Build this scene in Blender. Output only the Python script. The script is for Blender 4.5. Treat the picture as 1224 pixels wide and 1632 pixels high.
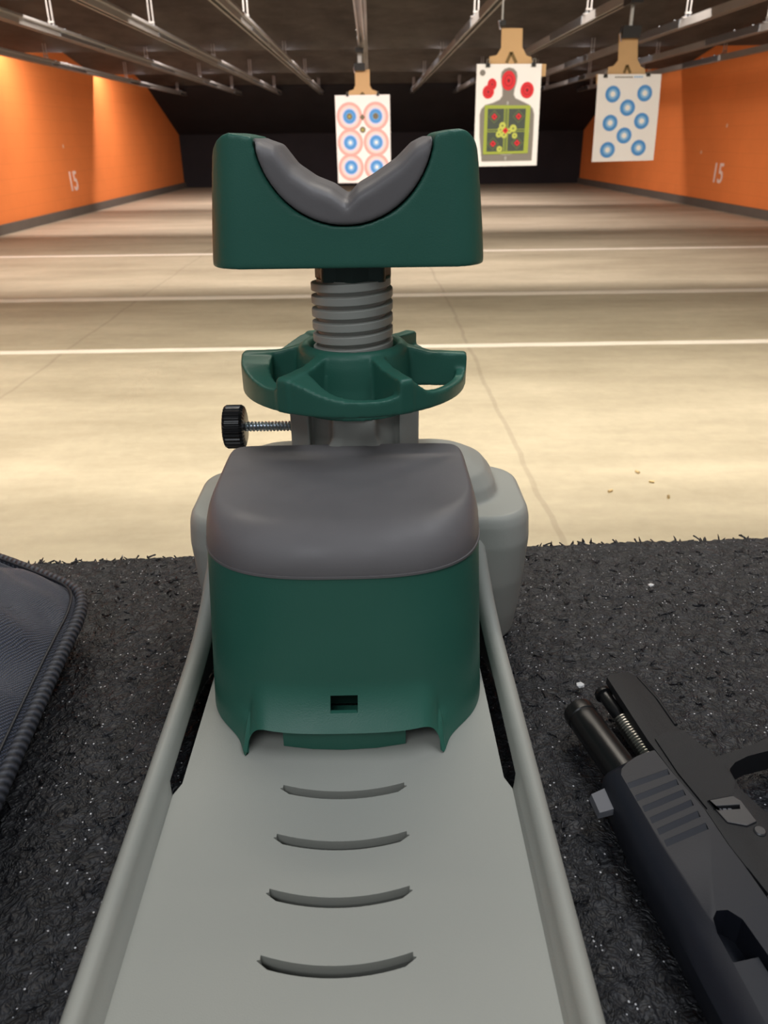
import bpy, bmesh, math, random
from mathutils import Vector, Matrix, noise
random.seed(7)
PI = math.pi
D = bpy.data
for o in list(D.objects): D.objects.remove(o)
scene = bpy.context.scene
COL = scene.collection

# ------------------------------------------------------------------ camera
K = 0.3 / 0.33            # bench objects are drawn at 1.1 x and brought to real size
CAMZ = 0.30               # camera height above the bench mat
FLOOR = CAMZ - 1.2        # range floor
cam_d = D.cameras.new('camera')
cam = D.objects.new('camera', cam_d); COL.objects.link(cam)
cam_d.sensor_fit = 'VERTICAL'; cam_d.sensor_height = 36.0
cam_d.lens = 36.0 * 1226.0 / 1632.0
cam_d.clip_start = 0.01; cam_d.clip_end = 100
R = Matrix(((0.99983, 0.01640, -0.01003), (-0.01610, 0.43830, -0.89867), (-0.01034, 0.89868, 0.43850)))
cam.matrix_world = Matrix.Translation((0, 0, CAMZ)) @ R.to_4x4()
cam_d.dof.use_dof = True
cam_d.dof.focus_distance = 0.46
cam_d.dof.aperture_fstop = 19.0
scene.camera = cam

# ------------------------------------------------------------------ view, world, lamps
vs = scene.view_settings
vs.view_transform = 'Standard'; vs.look = 'None'; vs.gamma = 1.0; vs.use_curve_mapping = False
vs.exposure = 0.0
world = D.worlds.new('world'); scene.world = world; world.use_nodes = True
bg = world.node_tree.nodes['Background']
bg.inputs[0].default_value = (0.84, 0.86, 0.90, 1); bg.inputs[1].default_value = 0.20

def area(name, loc, sx, sy, power, color, rot=(0, 0, 0), spread=180):
    l = D.lights.new(name, 'AREA'); l.shape = 'RECTANGLE'; l.size = sx; l.size_y = sy
    l.energy = power; l.color = color; l.spread = math.radians(spread)
    o = D.objects.new(name, l); COL.objects.link(o); o.location = loc; o.rotation_euler = rot
    return o
def aim(o, tgt):
    o.rotation_euler = (Vector(tgt) - o.location).to_track_quat('-Z', 'Y').to_euler()

BAFFLE_Y = [3.6, 8.0, 12.5, 16.7, 20.25]
WARM = (1.0, 0.86, 0.66)
# one strip lamp row behind the lower edge of each ceiling baffle, plus the booth strip
for i, (by, pw, c, sp) in enumerate([(1.7, 150, (1.0, .91, .78), 105), (3.6, 340, (1.0, 0.91, 0.78), 180), (8.0, 320, (1.0, .88, .80), 180), (12.5, 330, (1.0, .85, .80), 180), (16.7, 310, (1.0, .84, .80), 180)]):
    area('range_lamp_row', (-0.55, by + 0.17, CAMZ + 1.46), 9.1, 0.08, pw, c, (0, 0, 0), sp)
# booth ceiling lamps over the shooter
l = area('booth_lamp', (0.55, 0.35, CAMZ + 1.25), 1.2, 0.25, 9.0, (0.92, 0.96, 1.0)); aim(l, (0.0, 0.4, 0))
l = area('booth_lamp', (-0.5, -0.9, CAMZ + 1.2), 1.2, 0.5, 9.5, (0.92, 0.96, 1.0)); aim(l, (0, 0.5, 0.1))

# ------------------------------------------------------------------ materials
def nodes_of(name):
    m = D.materials.new(name); m.use_nodes = True
    nt = m.node_tree
    return m, nt, nt.nodes['Principled BSDF']
def N(nt, t, **kw):
    n = nt.nodes.new(t)
    for k, v in kw.items():
        if k.startswith('i_'):
            key = k[2:]
            n.inputs[int(key) if key.isdigit() else key].default_value = v
        else: setattr(n, k, v)
    return n
def L(nt, a, ao, b, bi): nt.links.new(a.outputs[ao], b.inputs[bi])
def S(c):   # sRGB 0-255 to linear
    return tuple(((x/255)/12.92 if x/255 <= .04045 else ((x/255+.055)/1.055)**2.4) for x in c) + (1,)
def mat(name, rgb, rough=0.5, metal=0.0, spec=0.5, var=0.0, var_scale=20, bump=0.0, bump_scale=400, coat=0, rough_var=0.0):
    m, nt, p = nodes_of(name)
    p.inputs['Base Color'].default_value = rgb
    p.inputs['Roughness'].default_value = rough
    p.inputs['Metallic'].default_value = metal
    p.inputs['Specular IOR Level'].default_value = spec
    if coat: p.inputs['Coat Weight'].default_value = coat
    tc = N(nt, 'ShaderNodeTexCoord')
    if var:
        nz = N(nt, 'ShaderNodeTexNoise', i_Scale=var_scale, i_Detail=5.0)
        L(nt, tc, 'Object', nz, 'Vector')
        mx = N(nt, 'ShaderNodeMix', data_type='RGBA', i_6=tuple(c*(1-var) for c in rgb[:3])+(1,), i_7=tuple(min(1, c*(1+var)) for c in rgb[:3])+(1,))
        L(nt, nz, 'Fac', mx, 0); L(nt, mx, 2, p, 'Base Color')
        if rough_var:
            mr = N(nt, 'ShaderNodeMapRange', i_3=rough-rough_var, i_4=rough+rough_var)
            mr.inputs[1].default_value = .35; mr.inputs[2].default_value = .65
            L(nt, nz, 'Fac', mr, 0); L(nt, mr, 0, p, 'Roughness')
    if bump:
        n2 = N(nt, 'ShaderNodeTexNoise', i_Scale=bump_scale, i_Detail=3.0)
        L(nt, tc, 'Object', n2, 'Vector')
        b = N(nt, 'ShaderNodeBump', i_Strength=bump, i_Distance=0.0004)
        L(nt, n2, 'Fac', b, 'Height'); L(nt, b, 0, p, 'Normal')
    return m

M = {}
M['green'] = mat('green_plastic', S((48, 103, 88)), .42, spec=.42, var=.06, var_scale=30, bump=.25, bump_scale=1400, rough_var=.04)
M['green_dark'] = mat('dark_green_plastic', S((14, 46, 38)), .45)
M['grey'] = mat('sage_grey_plastic', S((164, 165, 158)), .5, spec=.35, var=.025, var_scale=12, bump=.2, bump_scale=1600, rough_var=.05)
M['rubber'] = mat('grey_rubber', S((112, 109, 110)), .52, spec=.4, var=.07, var_scale=35, bump=.12, bump_scale=900, rough_var=.09)
M['black_plastic'] = mat('black_plastic', (.012, .012, .013, 1), .32, bump=.1)
M['zinc'] = mat('zinc_plated_steel', (.62, .68, .74, 1), .28, metal=1)
M['black_void'] = mat('dark_recess', (.01, .01, .01, 1), .8)
M['gun_slide'] = mat('blued_steel', (.014, .016, .024, 1), .42, metal=0.1, spec=.34, var=.12, var_scale=60, bump=.15, bump_scale=2500)
M['gun_frame'] = mat('black_polymer', (.016, .0165, .019, 1), .52, spec=.3, var=.08, bump=.5, bump_scale=2200)
M['gun_barrel'] = mat('dark_barrel_steel', (.018, .018, .019, 1), .30, metal=.5, spec=.6, var=.2, var_scale=80)
M['spring'] = mat('spring_steel', (.38, .37, .34, 1), .35, metal=1)
M['sight_grey'] = mat('sight_grey_plastic', S((105, 106, 112)), .6)
M['steel'] = mat('galvanised_rail_steel', S((168, 167, 164)), .42, metal=.55, var=.18, var_scale=3)
M['cardboard'] = mat('cardboard', S((208, 172, 128)), .85, spec=.1, var=.06, var_scale=8)
M['paper'] = mat('white_paper', S((250, 248, 248)), .7, spec=.2)
M['black_paint'] = mat('matt_black_carrier', (.012, .012, .013, 1), .6)
M['ink_pink'] = mat('pink_print', S((240, 178, 172)), .7)
M['ink_palepink'] = mat('pale_pink_print', S((250, 218, 216)), .7)
M['ink_lilac'] = mat('pale_blue_print', S((205, 214, 250)), .7)
M['ink_blue'] = mat('blue_print', S((85, 155, 225)), .7)
M['ink_ltblue'] = mat('light_blue_print', S((150, 200, 245)), .7)
M['ink_grey'] = mat('grey_print', S((135, 130, 124)), .7)
M['ink_line'] = mat('pale_grey_print', S((200, 198, 195)), .7)
M['ink_black'] = mat('black_print', S((55, 50, 52)), .7)
M['ink_brown'] = mat('brown_hole_print', S((120, 112, 92)), .7)
M['ink_olive'] = mat('olive_hole_print', S((175, 165, 85)), .7)
M['ink_red'] = mat('red_sticker_print', S((225, 38, 50)), .6)
M['ink_darkred'] = mat('dark_red_print', S((120, 20, 30)), .6)
M['ink_green'] = mat('yellow_green_print', S((165, 180, 70)), .6)
M['ink_lime'] = mat('lime_splash', S((200, 208, 95)), .6)
M['ink_slate'] = mat('slate_print', S((72, 82, 74)), .6)
M['ink_moss'] = mat('moss_print', S((112, 126, 72)), .6)
M['line_paint'] = mat('white_floor_paint', S((225, 218, 205)), .7, var=.12, var_scale=6)
M['baseboard'] = mat('dark_concrete_kerb', S((96, 90, 82)), .8, var=.15, var_scale=4)
M['trap'] = mat('black_rubber_trap', (.026, .025, .029, 1), .85, spec=.2, var=.3, var_scale=1.5)
M['ceiling'] = mat('dark_ceiling', (.03, .027, .024, 1), .9, spec=.1, var=.3, var_scale=2)
M['number_paint'] = mat('white_stencil_paint', S((245, 225, 215)), .7)
M['brass'] = mat('brass', (.5, .38, .2, 1), .4, metal=.8)
M['chip'] = mat('pale_chip', S((215, 215, 215)), .5)
M['bench'] = mat('bench_laminate', (.05, .05, .05, 1), .6)

def baffle_mat():
    m, nt, p = nodes_of('stained_baffle_board')
    tc = N(nt, 'ShaderNodeTexCoord')
    n1 = N(nt, 'ShaderNodeTexNoise', i_Scale=1.6, i_Detail=8.0, i_Roughness=.65); L(nt, tc, 'Object', n1, 'Vector')
    cr = N(nt, 'ShaderNodeValToRGB'); cr.color_ramp.elements[0].position = .33; cr.color_ramp.elements[1].position = .72
    cr.color_ramp.elements[0].color = (.034, .028, .026, 1); cr.color_ramp.elements[1].color = (.095, .088, .080, 1)
    L(nt, n1, 'Fac', cr, 0); L(nt, cr, 0, p, 'Base Color'); p.inputs['Roughness'].default_value = .9
    return m
M['baffle'] = baffle_mat()

def wall_mat(name, rgb):
    m, nt, p = nodes_of(name)
    tc = N(nt, 'ShaderNodeTexCoord')
    br = N(nt, 'ShaderNodeTexBrick', i_Scale=1.0); br.inputs['Brick Width'].default_value = .40; br.inputs['Row Height'].default_value = .2
    br.inputs['Mortar Size'].default_value = .006
    br.inputs['Color1'].default_value = rgb; br.inputs['Color2'].default_value = tuple(c*.98 for c in rgb[:3])+(1,)
    br.inputs['Mortar'].default_value = tuple(c*.93 for c in rgb[:3])+(1,)
    mp = N(nt, 'ShaderNodeMapping'); mp.inputs['Rotation'].default_value = (PI/2, 0, PI/2)
    sx = N(nt, 'ShaderNodeSeparateXYZ'); cx = N(nt, 'ShaderNodeCombineXYZ')
    L(nt, tc, 'Object', sx, 0); L(nt, sx, 'Y', cx, 'X'); L(nt, sx, 'Z', cx, 'Y'); L(nt, cx, 0, br, 'Vector')
    n1 = N(nt, 'ShaderNodeTexNoise', i_Scale=.9, i_Detail=6.0); L(nt, tc, 'Object', n1, 'Vector')
    mr = N(nt, 'ShaderNodeMapRange', i_3=.86, i_4=1.12); L(nt, n1, 'Fac', mr, 0)
    mul = N(nt, 'ShaderNodeVectorMath', operation='MULTIPLY'); L(nt, br, 'Color', mul, 0); L(nt, mr, 0, mul, 1)
    # pale bullet scuffs
    vo = N(nt, 'ShaderNodeTexVoronoi', i_Scale=1.1); L(nt, tc, 'Object', vo, 'Vector')
    lt = N(nt, 'ShaderNodeMath', operation='LESS_THAN', i_1=.035); L(nt, vo, 'Distance', lt, 0)
    mx = N(nt, 'ShaderNodeMix', data_type='RGBA', i_7=(.85, .55, .40, 1)); L(nt, lt, 0, mx, 0); L(nt, mul, 0, mx, 6)
    L(nt, mx, 2, p, 'Base Color'); p.inputs['Roughness'].default_value = .7; p.inputs['Specular IOR Level'].default_value = .25
    return m
M['wall'] = wall_mat('orange_painted_block', (.84, .25, .065, 1))

def floor_mat():
    m, nt, p = nodes_of('worn_range_concrete')
    tc = N(nt, 'ShaderNodeTexCoord')
    sx = N(nt, 'ShaderNodeSeparateXYZ'); L(nt, tc, 'Object', sx, 0)
    mp = N(nt, 'ShaderNodeMapping'); mp.inputs['Scale'].default_value = (.35, 1.3, 1); L(nt, tc, 'Object', mp, 0)
    n1 = N(nt, 'ShaderNodeTexNoise', i_Scale=1.4, i_Detail=9.0, i_Roughness=.62); L(nt, mp, 0, n1, 'Vector')
    cr = N(nt, 'ShaderNodeValToRGB')
    e = cr.color_ramp.elements; e[0].position = .30; e[1].position = .70
    e[0].color = (.28, .245, .175, 1); e[1].color = (.47, .42, .315, 1)
    L(nt, n1, 'Fac', cr, 0)
    n2 = N(nt, 'ShaderNodeTexNoise', i_Scale=14, i_Detail=6.0, i_Roughness=.7); L(nt, tc, 'Object', n2, 'Vector')
    mr = N(nt, 'ShaderNodeMapRange', i_3=.84, i_4=1.14); L(nt, n2, 'Fac', mr, 0)
    mul = N(nt, 'ShaderNodeVectorMath', operation='MULTIPLY'); L(nt, cr, 0, mul, 0); L(nt, mr, 0, mul, 1)
    last = (mul, 0)
    # lengthwise joints, slightly wandering
    nw = N(nt, 'ShaderNodeTexNoise', i_Scale=1.6, i_Detail=4.0); L(nt, tc, 'Object', nw, 'Vector')
    wob = N(nt, 'ShaderNodeMath', operation='MULTIPLY_ADD', i_1=.09, i_2=-.045); L(nt, nw, 'Fac', wob, 0)
    for jx, wd in ((.60, .011), (-1.95, .010)):
        a = N(nt, 'ShaderNodeMath', operation='ADD', i_1=-jx); L(nt, sx, 'X', a, 0)
        b = N(nt, 'ShaderNodeMath', operation='ADD'); L(nt, a, 0, b, 0); L(nt, wob, 0, b, 1)
        c = N(nt, 'ShaderNodeMath', operation='ABSOLUTE'); L(nt, b, 0, c, 0)
        d = N(nt, 'ShaderNodeMath', operation='LESS_THAN', i_1=wd); L(nt, c, 0, d, 0)
        f = N(nt, 'ShaderNodeMath', operation='MULTIPLY', i_1=.26); L(nt, d, 0, f, 0)
        mx = N(nt, 'ShaderNodeMix', data_type='RGBA', i_7=(.15, .12, .09, 1)); L(nt, f, 0, mx, 0); L(nt, last[0], last[1], mx, 6)
        last = (mx, 2)
    L(nt, last[0], last[1], p, 'Base Color')
    p.inputs['Roughness'].default_value = .6; p.inputs['Specular IOR Level'].default_value = .3
    b = N(nt, 'ShaderNodeBump', i_Strength=.2, i_Distance=.01); L(nt, n2, 'Fac', b, 'Height'); L(nt, b, 0, p, 'Normal')
    return m
M['floor'] = floor_mat()

def mat_mat():
    m, nt, p = nodes_of('recycled_rubber')
    tc = N(nt, 'ShaderNodeTexCoord')
    nd = N(nt, 'ShaderNodeTexNoise', i_Scale=90, i_Detail=2.0); L(nt, tc, 'Object', nd, 'Vector')
    vm = N(nt, 'ShaderNodeVectorMath', operation='MULTIPLY_ADD'); vm.inputs[1].default_value = (.014, .014, .014)
    L(nt, nd, 'Color', vm, 0); L(nt, tc, 'Object', vm, 2)
    vo = N(nt, 'ShaderNodeTexVoronoi', i_Scale=230); vo.feature = 'F1'; L(nt, vm, 0, vo, 'Vector')
    v2 = N(nt, 'ShaderNodeTexVoronoi', i_Scale=600); L(nt, vm, 0, v2, 'Vector')
    sp = N(nt, 'ShaderNodeSeparateColor'); L(nt, vo, 'Color', sp, 0)
    cr = N(nt, 'ShaderNodeValToRGB'); e = cr.color_ramp.elements
    e[0].color = (.0085, .009, .0115, 1); e[1].color = (.023, .024, .029, 1); L(nt, sp, 0, cr, 0)
    # pale mineral specks caught in the rubber
    v3 = N(nt, 'ShaderNodeTexVoronoi', i_Scale=420); L(nt, tc, 'Object', v3, 'Vector')
    s3 = N(nt, 'ShaderNodeSeparateColor'); L(nt, v3, 'Color', s3, 0)
    g = N(nt, 'ShaderNodeMath', operation='GREATER_THAN', i_1=.86); L(nt, s3, 0, g, 0)
    h = N(nt, 'ShaderNodeMath', operation='LESS_THAN', i_1=.20); L(nt, v3, 'Distance', h, 0)
    gh = N(nt, 'ShaderNodeMath', operation='MULTIPLY'); L(nt, g, 0, gh, 0); L(nt, h, 0, gh, 1)
    mx = N(nt, 'ShaderNodeMix', data_type='RGBA', i_7=(.62, .62, .65, 1)); L(nt, gh, 0, mx, 0); L(nt, cr, 0, mx, 6)
    L(nt, mx, 2, p, 'Base Color')
    p.inputs['Roughness'].default_value = .5; p.inputs['Specular IOR Level'].default_value = .45
    ad = N(nt, 'ShaderNodeMath', operation='MULTIPLY_ADD', i_1=.5); L(nt, v2, 'Distance', ad, 0); L(nt, vo, 'Distance', ad, 2)
    b = N(nt, 'ShaderNodeBump', i_Strength=.8, i_Distance=.0022); L(nt, ad, 0, b, 'Height'); L(nt, b, 0, p, 'Normal')
    return m
M['mat'] = mat_mat()

def bag_mat():
    m, nt, p = nodes_of('navy_black_nylon')
    tc = N(nt, 'ShaderNodeTexCoord')
    mp = N(nt, 'ShaderNodeMapping'); mp.inputs['Rotation'].default_value = (0, 0, .35); L(nt, tc, 'Object', mp, 0)
    w1 = N(nt, 'ShaderNodeTexWave', i_Scale=250); w1.bands_direction = 'X'; L(nt, mp, 0, w1, 'Vector')
    w2 = N(nt, 'ShaderNodeTexWave', i_Scale=250); w2.bands_direction = 'Y'; L(nt, mp, 0, w2, 'Vector')
    mu = N(nt, 'ShaderNodeMath', operation='MULTIPLY'); L(nt, w1, 'Fac', mu, 0); L(nt, w2, 'Fac', mu, 1)
    cr = N(nt, 'ShaderNodeValToRGB'); e = cr.color_ramp.elements; e[0].color = (.006, .009, .019, 1); e[1].color = (.055, .075, .145, 1)
    L(nt, mu, 0, cr, 0); L(nt, cr, 0, p, 'Base Color'); p.inputs['Roughness'].default_value = .5
    p.inputs['Sheen Weight'].default_value = .25
    b = N(nt, 'ShaderNodeBump', i_Strength=.6, i_Distance=.0006); L(nt, mu, 0, b, 'Height'); L(nt, b, 0, p, 'Normal')
    return m
M['nylon'] = bag_mat()
def binding_mat():
    m, nt, p = nodes_of('ribbed_binding_tape')
    tc = N(nt, 'ShaderNodeTexCoord')
    w1 = N(nt, 'ShaderNodeTexWave', i_Scale=1.0); w1.bands_direction = 'DIAGONAL'; L(nt, tc, 'UV', w1, 'Vector')
    cr = N(nt, 'ShaderNodeValToRGB'); e = cr.color_ramp.elements; e[0].color = (.012, .014, .020, 1); e[1].color = (.062, .068, .088, 1)
    L(nt, w1, 'Fac', cr, 0); L(nt, cr, 0, p, 'Base Color'); p.inputs['Roughness'].default_value = .55
    b = N(nt, 'ShaderNodeBump', i_Strength=.8, i_Distance=.001); L(nt, w1, 'Fac', b, 'Height'); L(nt, b, 0, p, 'Normal')
    return m
M['binding'] = binding_mat()

# ------------------------------------------------------------------ geometry helpers
def new(): return bmesh.new()
def box(bm, x0, x1, y0, y1, z0, z1, rotz=0, about=None):
    v = [bm.verts.new(c) for c in ((x0,y0,z0),(x1,y0,z0),(x1,y1,z0),(x0,y1,z0),(x0,y0,z1),(x1,y0,z1),(x1,y1,z1),(x0,y1,z1))]
    for f in ((0,3,2,1),(4,5,6,7),(0,1,5,4),(1,2,6,5),(2,3,7,6),(3,0,4,7)): bm.faces.new([v[i] for i in f])
    if rotz:
        bmesh.ops.rotate(bm, verts=v, cent=about or (0,0,0), matrix=Matrix.Rotation(rotz, 3, 'Z'))
    return v
def loft(bm, rings, close=True, cap=True):
    vr = [[bm.verts.new(p) for p in r] for r in rings]
    n = len(vr[0])
    for a, b in zip(vr, vr[1:]):
        for i in range(n if close else n-1):
            j = (i+1) % n
            bm.faces.new((a[i], a[j], b[j], b[i]))
    if cap:
        bm.faces.new(list(reversed(vr[0]))); bm.faces.new(vr[-1])
    return vr
def prism(bm, pts, lo, hi, axis='z'):
    f = {'z': lambda p, h: (p[0], p[1], h), 'y': lambda p, h: (p[0], h, p[1]), 'x': lambda p, h: (h, p[0], p[1])}[axis]
    return loft(bm, [[f(p, lo) for p in pts], [f(p, hi) for p in pts]])
def lathe(bm, prof, c=(0,0,0), n=48, axis='z', cap=True):
    rings = []
    for r, h in prof:
        ring = []
        for i in range(n):
            a = 2*PI*i/n; x, y = r*math.cos(a), r*math.sin(a)
            p = {'z': (x, y, h), 'x': (h, x, y), 'y': (x, h, y)}[axis]
            ring.append((p[0]+c[0], p[1]+c[1], p[2]+c[2]))
        rings.append(ring)
    return loft(bm, rings, cap=cap)
def tube(bm, path, r, n=12, cap=True):
    rings = []; up = Vector((0, 0, 1))
    P = [Vector(p) for p in path]
    for i, p in enumerate(P):
        t = (P[min(i+1, len(P)-1)] - P[max(i-1, 0)]).normalized()
        s = t.cross(up)
        if s.length < 1e-4: s = t.cross(Vector((1, 0, 0)))
        s.normalize(); u = s.cross(t)
        rr = r[i] if isinstance(r, (list, tuple)) else r
        rings.append([p + rr*(math.cos(2*PI*k/n)*s + math.sin(2*PI*k/n)*u) for k in range(n)])
    return loft(bm, rings, cap=cap)
def rrect(cx, cy, hx, hy, r, n=6):
    pts = []
    for qx, qy, a0 in ((1,1,0),(-1,1,PI/2),(-1,-1,PI),(1,-1,1.5*PI)):
        for k in range(n+1):
            a = a0 + PI/2*k/n
            pts.append((cx+qx*(hx-r)+r*math.cos(a), cy+qy*(hy-r)+r*math.sin(a)))
    return pts
def fixn(bm): bmesh.ops.recalc_face_normals(bm, faces=bm.faces[:])
def bevel(bm, w, seg=2, ang=.5):
    es = [e for e in bm.edges if len(e.link_faces) == 2 and e.calc_face_angle(0) > ang]
    bmesh.ops.bevel(bm, geom=es, offset=w, segments=seg, affect='EDGES', profile=.5, clamp_overlap=True)

def evaluated(o):
    bpy.context.view_layer.update()
    dg = bpy.context.evaluated_depsgraph_get()
    return D.meshes.new_from_object(o.evaluated_get(dg))
def tmp(bm):
    me = D.meshes.new('tmp'); fixn(bm); bm.to_mesh(me); bm.free()
    o = D.objects.new('tmp', me); COL.objects.link(o); return o
def cut(bm, cutter, op='DIFFERENCE'):
    a, b = tmp(bm), tmp(cutter)
    md = a.modifiers.new('b', 'BOOLEAN'); md.operation = op; md.object = b; md.solver = 'EXACT'
    me = evaluated(a); D.objects.remove(a); D.objects.remove(b)
    r = bmesh.new(); r.from_mesh(me); D.meshes.remove(me); return r
def melt(bm, voxel, it=6, fac=.5):
    """fuse overlapping solids into one moulded skin"""
    a = tmp(bm)
    md = a.modifiers.new('r', 'REMESH'); md.mode = 'VOXEL'; md.voxel_size = voxel
    s = a.modifiers.new('s', 'SMOOTH'); s.iterations = it; s.factor = fac
    me = evaluated(a); D.objects.remove(a)
    r = bmesh.new(); r.from_mesh(me); D.meshes.remove(me); return r

def link(name, bm, m, parent=None, loc=None, scale=1.0, smooth=.7, recalc=True):
    if recalc: fixn(bm)
    me = D.meshes.new(name)
    if scale != 1.0: bmesh.ops.scale(bm, vec=(scale,)*3, verts=bm.verts)
    base = Vector((0, 0, 0))
    p = parent
    while p is not None: base += p.location; p = p.parent
    o = D.objects.new(name, me); COL.objects.link(o)
    if parent is not None:
        o.parent = parent; off = base
    else:
        off = Vector(loc) if loc is not None else Vector((0, 0, 0)); o.location = off
    bmesh.ops.translate(bm, vec=-off, verts=bm.verts)
    bm.to_mesh(me); bm.free()
    for x in (m if isinstance(m, list) else [m]): me.materials.append(x)
    if smooth:
        for pl in me.polygons: pl.use_smooth = True
        try: me.set_sharp_from_angle(angle=smooth)
        except Exception: pass
    return o
def near(name, bm, m, parent=None, loc=None, smooth=.7):
    return link(name, bm, m, parent, None if loc is None else [c*K for c in loc], K, smooth)
def tag(o, label, cat, group=None):
    o['label'] = label; o['category'] = cat
    if group: o['group'] = group
    return o
def empty(name, loc, label, cat, group=None):
    o = D.objects.new(name, None); COL.objects.link(o); o.location = loc; o.empty_display_size = .05
    return tag(o, label, cat, group)
def struct(o): o['kind'] = 'structure'; return o

# ------------------------------------------------------------------ the range
YB = 23.4
def xl(y): return -5.267 + .0153*(y-11.6)
def xr(y): return 6.056 - .032*(y-12.4)
ZC = CAMZ + 1.62
bm = new(); box(bm, -6.5, 7.2, -1.5, YB+.3, FLOOR-.1, FLOOR); struct(link('floor', bm, M['floor'], smooth=0))
bm = new(); box(bm, -6.5, 7.2, .6, YB+.3, ZC, ZC+.1); struct(link('ceiling', bm, M['ceiling'], smooth=0))
bm = new()
prism(bm, [(xl(-1.5), -1.5), (xl(YB), YB), (xl(YB)-.2, YB), (xl(-1.5)-.2, -1.5)], FLOOR, ZC)
struct(link('wall_left', bm, M['wall'], smooth=0))
bm = new()
prism(bm, [(xr(-1.5), -1.5), (xr(-1.5)+.2, -1.5), (xr(YB)+.2, YB), (xr(YB), YB)], FLOOR, ZC)
struct(link('wall_right', bm, M['wall'], smooth=0))
# bullet trap: sloping upper plate down to the upright back
bm = new()
prism(bm, [(20.35, CAMZ+1.08), (22.9, CAMZ+.10), (22.9, FLOOR), (YB, FLOOR), (YB, ZC), (20.35, ZC)], xl(YB)-.15, xr(YB)+.35, 'x')
struct(link('wall_back', bm, M['trap'], smooth=0))
for nm, fx, s in (('baseboard_left', xl, 1), ('baseboard_right', xr, -1)):
    bm = new(); prism(bm, [(fx(0), 0), (fx(22.9), 22.9), (fx(22.9)+s*.05, 22.9), (fx(0)+s*.05, 0)], FLOOR, FLOOR+.13)
    struct(link(nm, bm, M['baseboard'], smooth=0))
for i, (y, w) in enumerate(((4.845, .085), (6.61, .125), (9.32, .11))):
    bm = new()
    n = 60; a, b = [], []
    for k in range(n+1):
        x = -5.3 + 11.4*k/n
        a.append((x, y-w/2+random.uniform(-.006, .006)+.004*x)); b.append((x, y+w/2+random.uniform(-.006, .006)+.004*x))
    prism(bm, a+b[::-1], FLOOR, FLOOR+.002)
    struct(link('trim_%d' % (i+1), bm, M['line_paint'], smooth=0))

names = ['nearest', 'second', 'third', 'fourth', 'farthest']
txt = ['dark stained ceiling baffle nearest the shooting bench', 'dark stained ceiling baffle second from the shooting bench',
       'dark stained ceiling baffle behind the middle hangers of the rails', 'dark stained ceiling baffle before the last one downrange',
       'dark stained ceiling baffle farthest away, against the black bullet trap']
for i, y in enumerate(BAFFLE_Y):
    y0 = y-3.45 if i else y-2.2
    if i == 4: y0 = y-2.8
    bm = new()
    prof = []
    for k in range(9):
        t = k/8; prof.append((y0+(y-y0)*t, ZC-.02-(ZC-.02-CAMZ-1.10)*(t**1.25)))
    pts = prof + [(q[0], q[1]+.05) for q in reversed(prof)]
    loft(bm, [[(xl(q[0])+.003, q[0], q[1]) for q in pts], [(xr(q[0])-.003, q[0], q[1]) for q in pts]])
    tag(link('ceiling_baffle', bm, M['baffle'], loc=(0, y, CAMZ+1.10), smooth=.6), txt[i], 'ceiling baffle', None)

# wall distance numbers, three-dimensional paint
def text_mesh(s, size, depth):
    cu = D.curves.new('t', 'FONT'); cu.body = s; cu.size = size; cu.extrude = depth; cu.align_x = 'CENTER'; cu.align_y = 'CENTER'
    cu.offset = size*.012
    o = D.objects.new('t', cu); COL.objects.link(o); me = evaluated(o); D.objects.remove(o)
    b = bmesh.new(); b.from_mesh(me); D.meshes.remove(me); return b
for y, z, side in ((14.1, None, 'l'), (14.1, None, 'r')):
    b = text_mesh('15', .44, .004)
    bmesh.ops.rotate(b, verts=b.verts, cent=(0,0,0), matrix=Matrix.Rotation(PI/2, 3, 'X'))
    if side == 'l':
        bmesh.ops.rotate(b, verts=b.verts, cent=(0,0,0), matrix=Matrix.Rotation(PI/2-.0153, 3, 'Z'))
        bmesh.ops.translate(b, verts=b.verts, vec=(xl(14.75)+.002, 14.75, CAMZ-.66))
        o = link('distance_number', b, M['number_paint'], loc=(xl(14.75), 14.75, CAMZ-.66), smooth=0)
        tag(o, 'white painted distance number on the left orange wall', 'number')
    else:
        bmesh.ops.rotate(b, verts=b.verts, cent=(0,0,0), matrix=Matrix.Rotation(-PI/2+.032, 3, 'Z'))
        bmesh.ops.translate(b, verts=b.verts, vec=(xr(14.4)-.002, 14.4, CAMZ-.64))
        o = link('distance_number', b, M['number_paint'], loc=(xr(14.4), 14.4, CAMZ-.64), smooth=0)
        tag(o, 'white painted distance number on the right orange wall', 'number')

# ------------------------------------------------------------------ target rails
RZ = CAMZ + .95
RAILS = [(-4.36, 'leftmost steel target rail, close to the left orange wall'),
         (-3.06, 'second steel target rail from the left orange wall'),
         (-2.12, 'third steel target rail from the left orange wall'),
         (-1.14, 'steel target rail just left of the one above the paper with six red rings'),
         (-.08, 'steel target rail that ends above the paper with six red-ringed circles'),
         (1.0, 'steel target rail carrying the grey silhouette target'),
         (2.02, 'steel target rail carrying the paper of eight blue circles'),
         (3.04, 'third steel target rail from the right orange wall'),
         (4.0, 'second steel target rail from the right orange wall'),
         (4.97, 'rightmost steel target rail, close to the right orange wall')]
HY = {-4.36: [8.4, 12.1, 15.9, 20], -3.06: [8.8, 12.3, 16, 19.6], -2.12: [8.9, 12.2, 15.8, 19.6], -1.14: [8.5, 12.1, 15.8, 19.8],
      -.08: [9.3], 1.0: [8.4, 12.2, 16.0, 19.8], 2.02: [8.3, 12.0, 15.8, 19.7], 3.04: [8.6, 12.1, 16, 19.8], 4.0: [9.0, 12.3, 16, 19.7], 4.97: [8.2, 12.4, 16, 19.6]}
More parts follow.
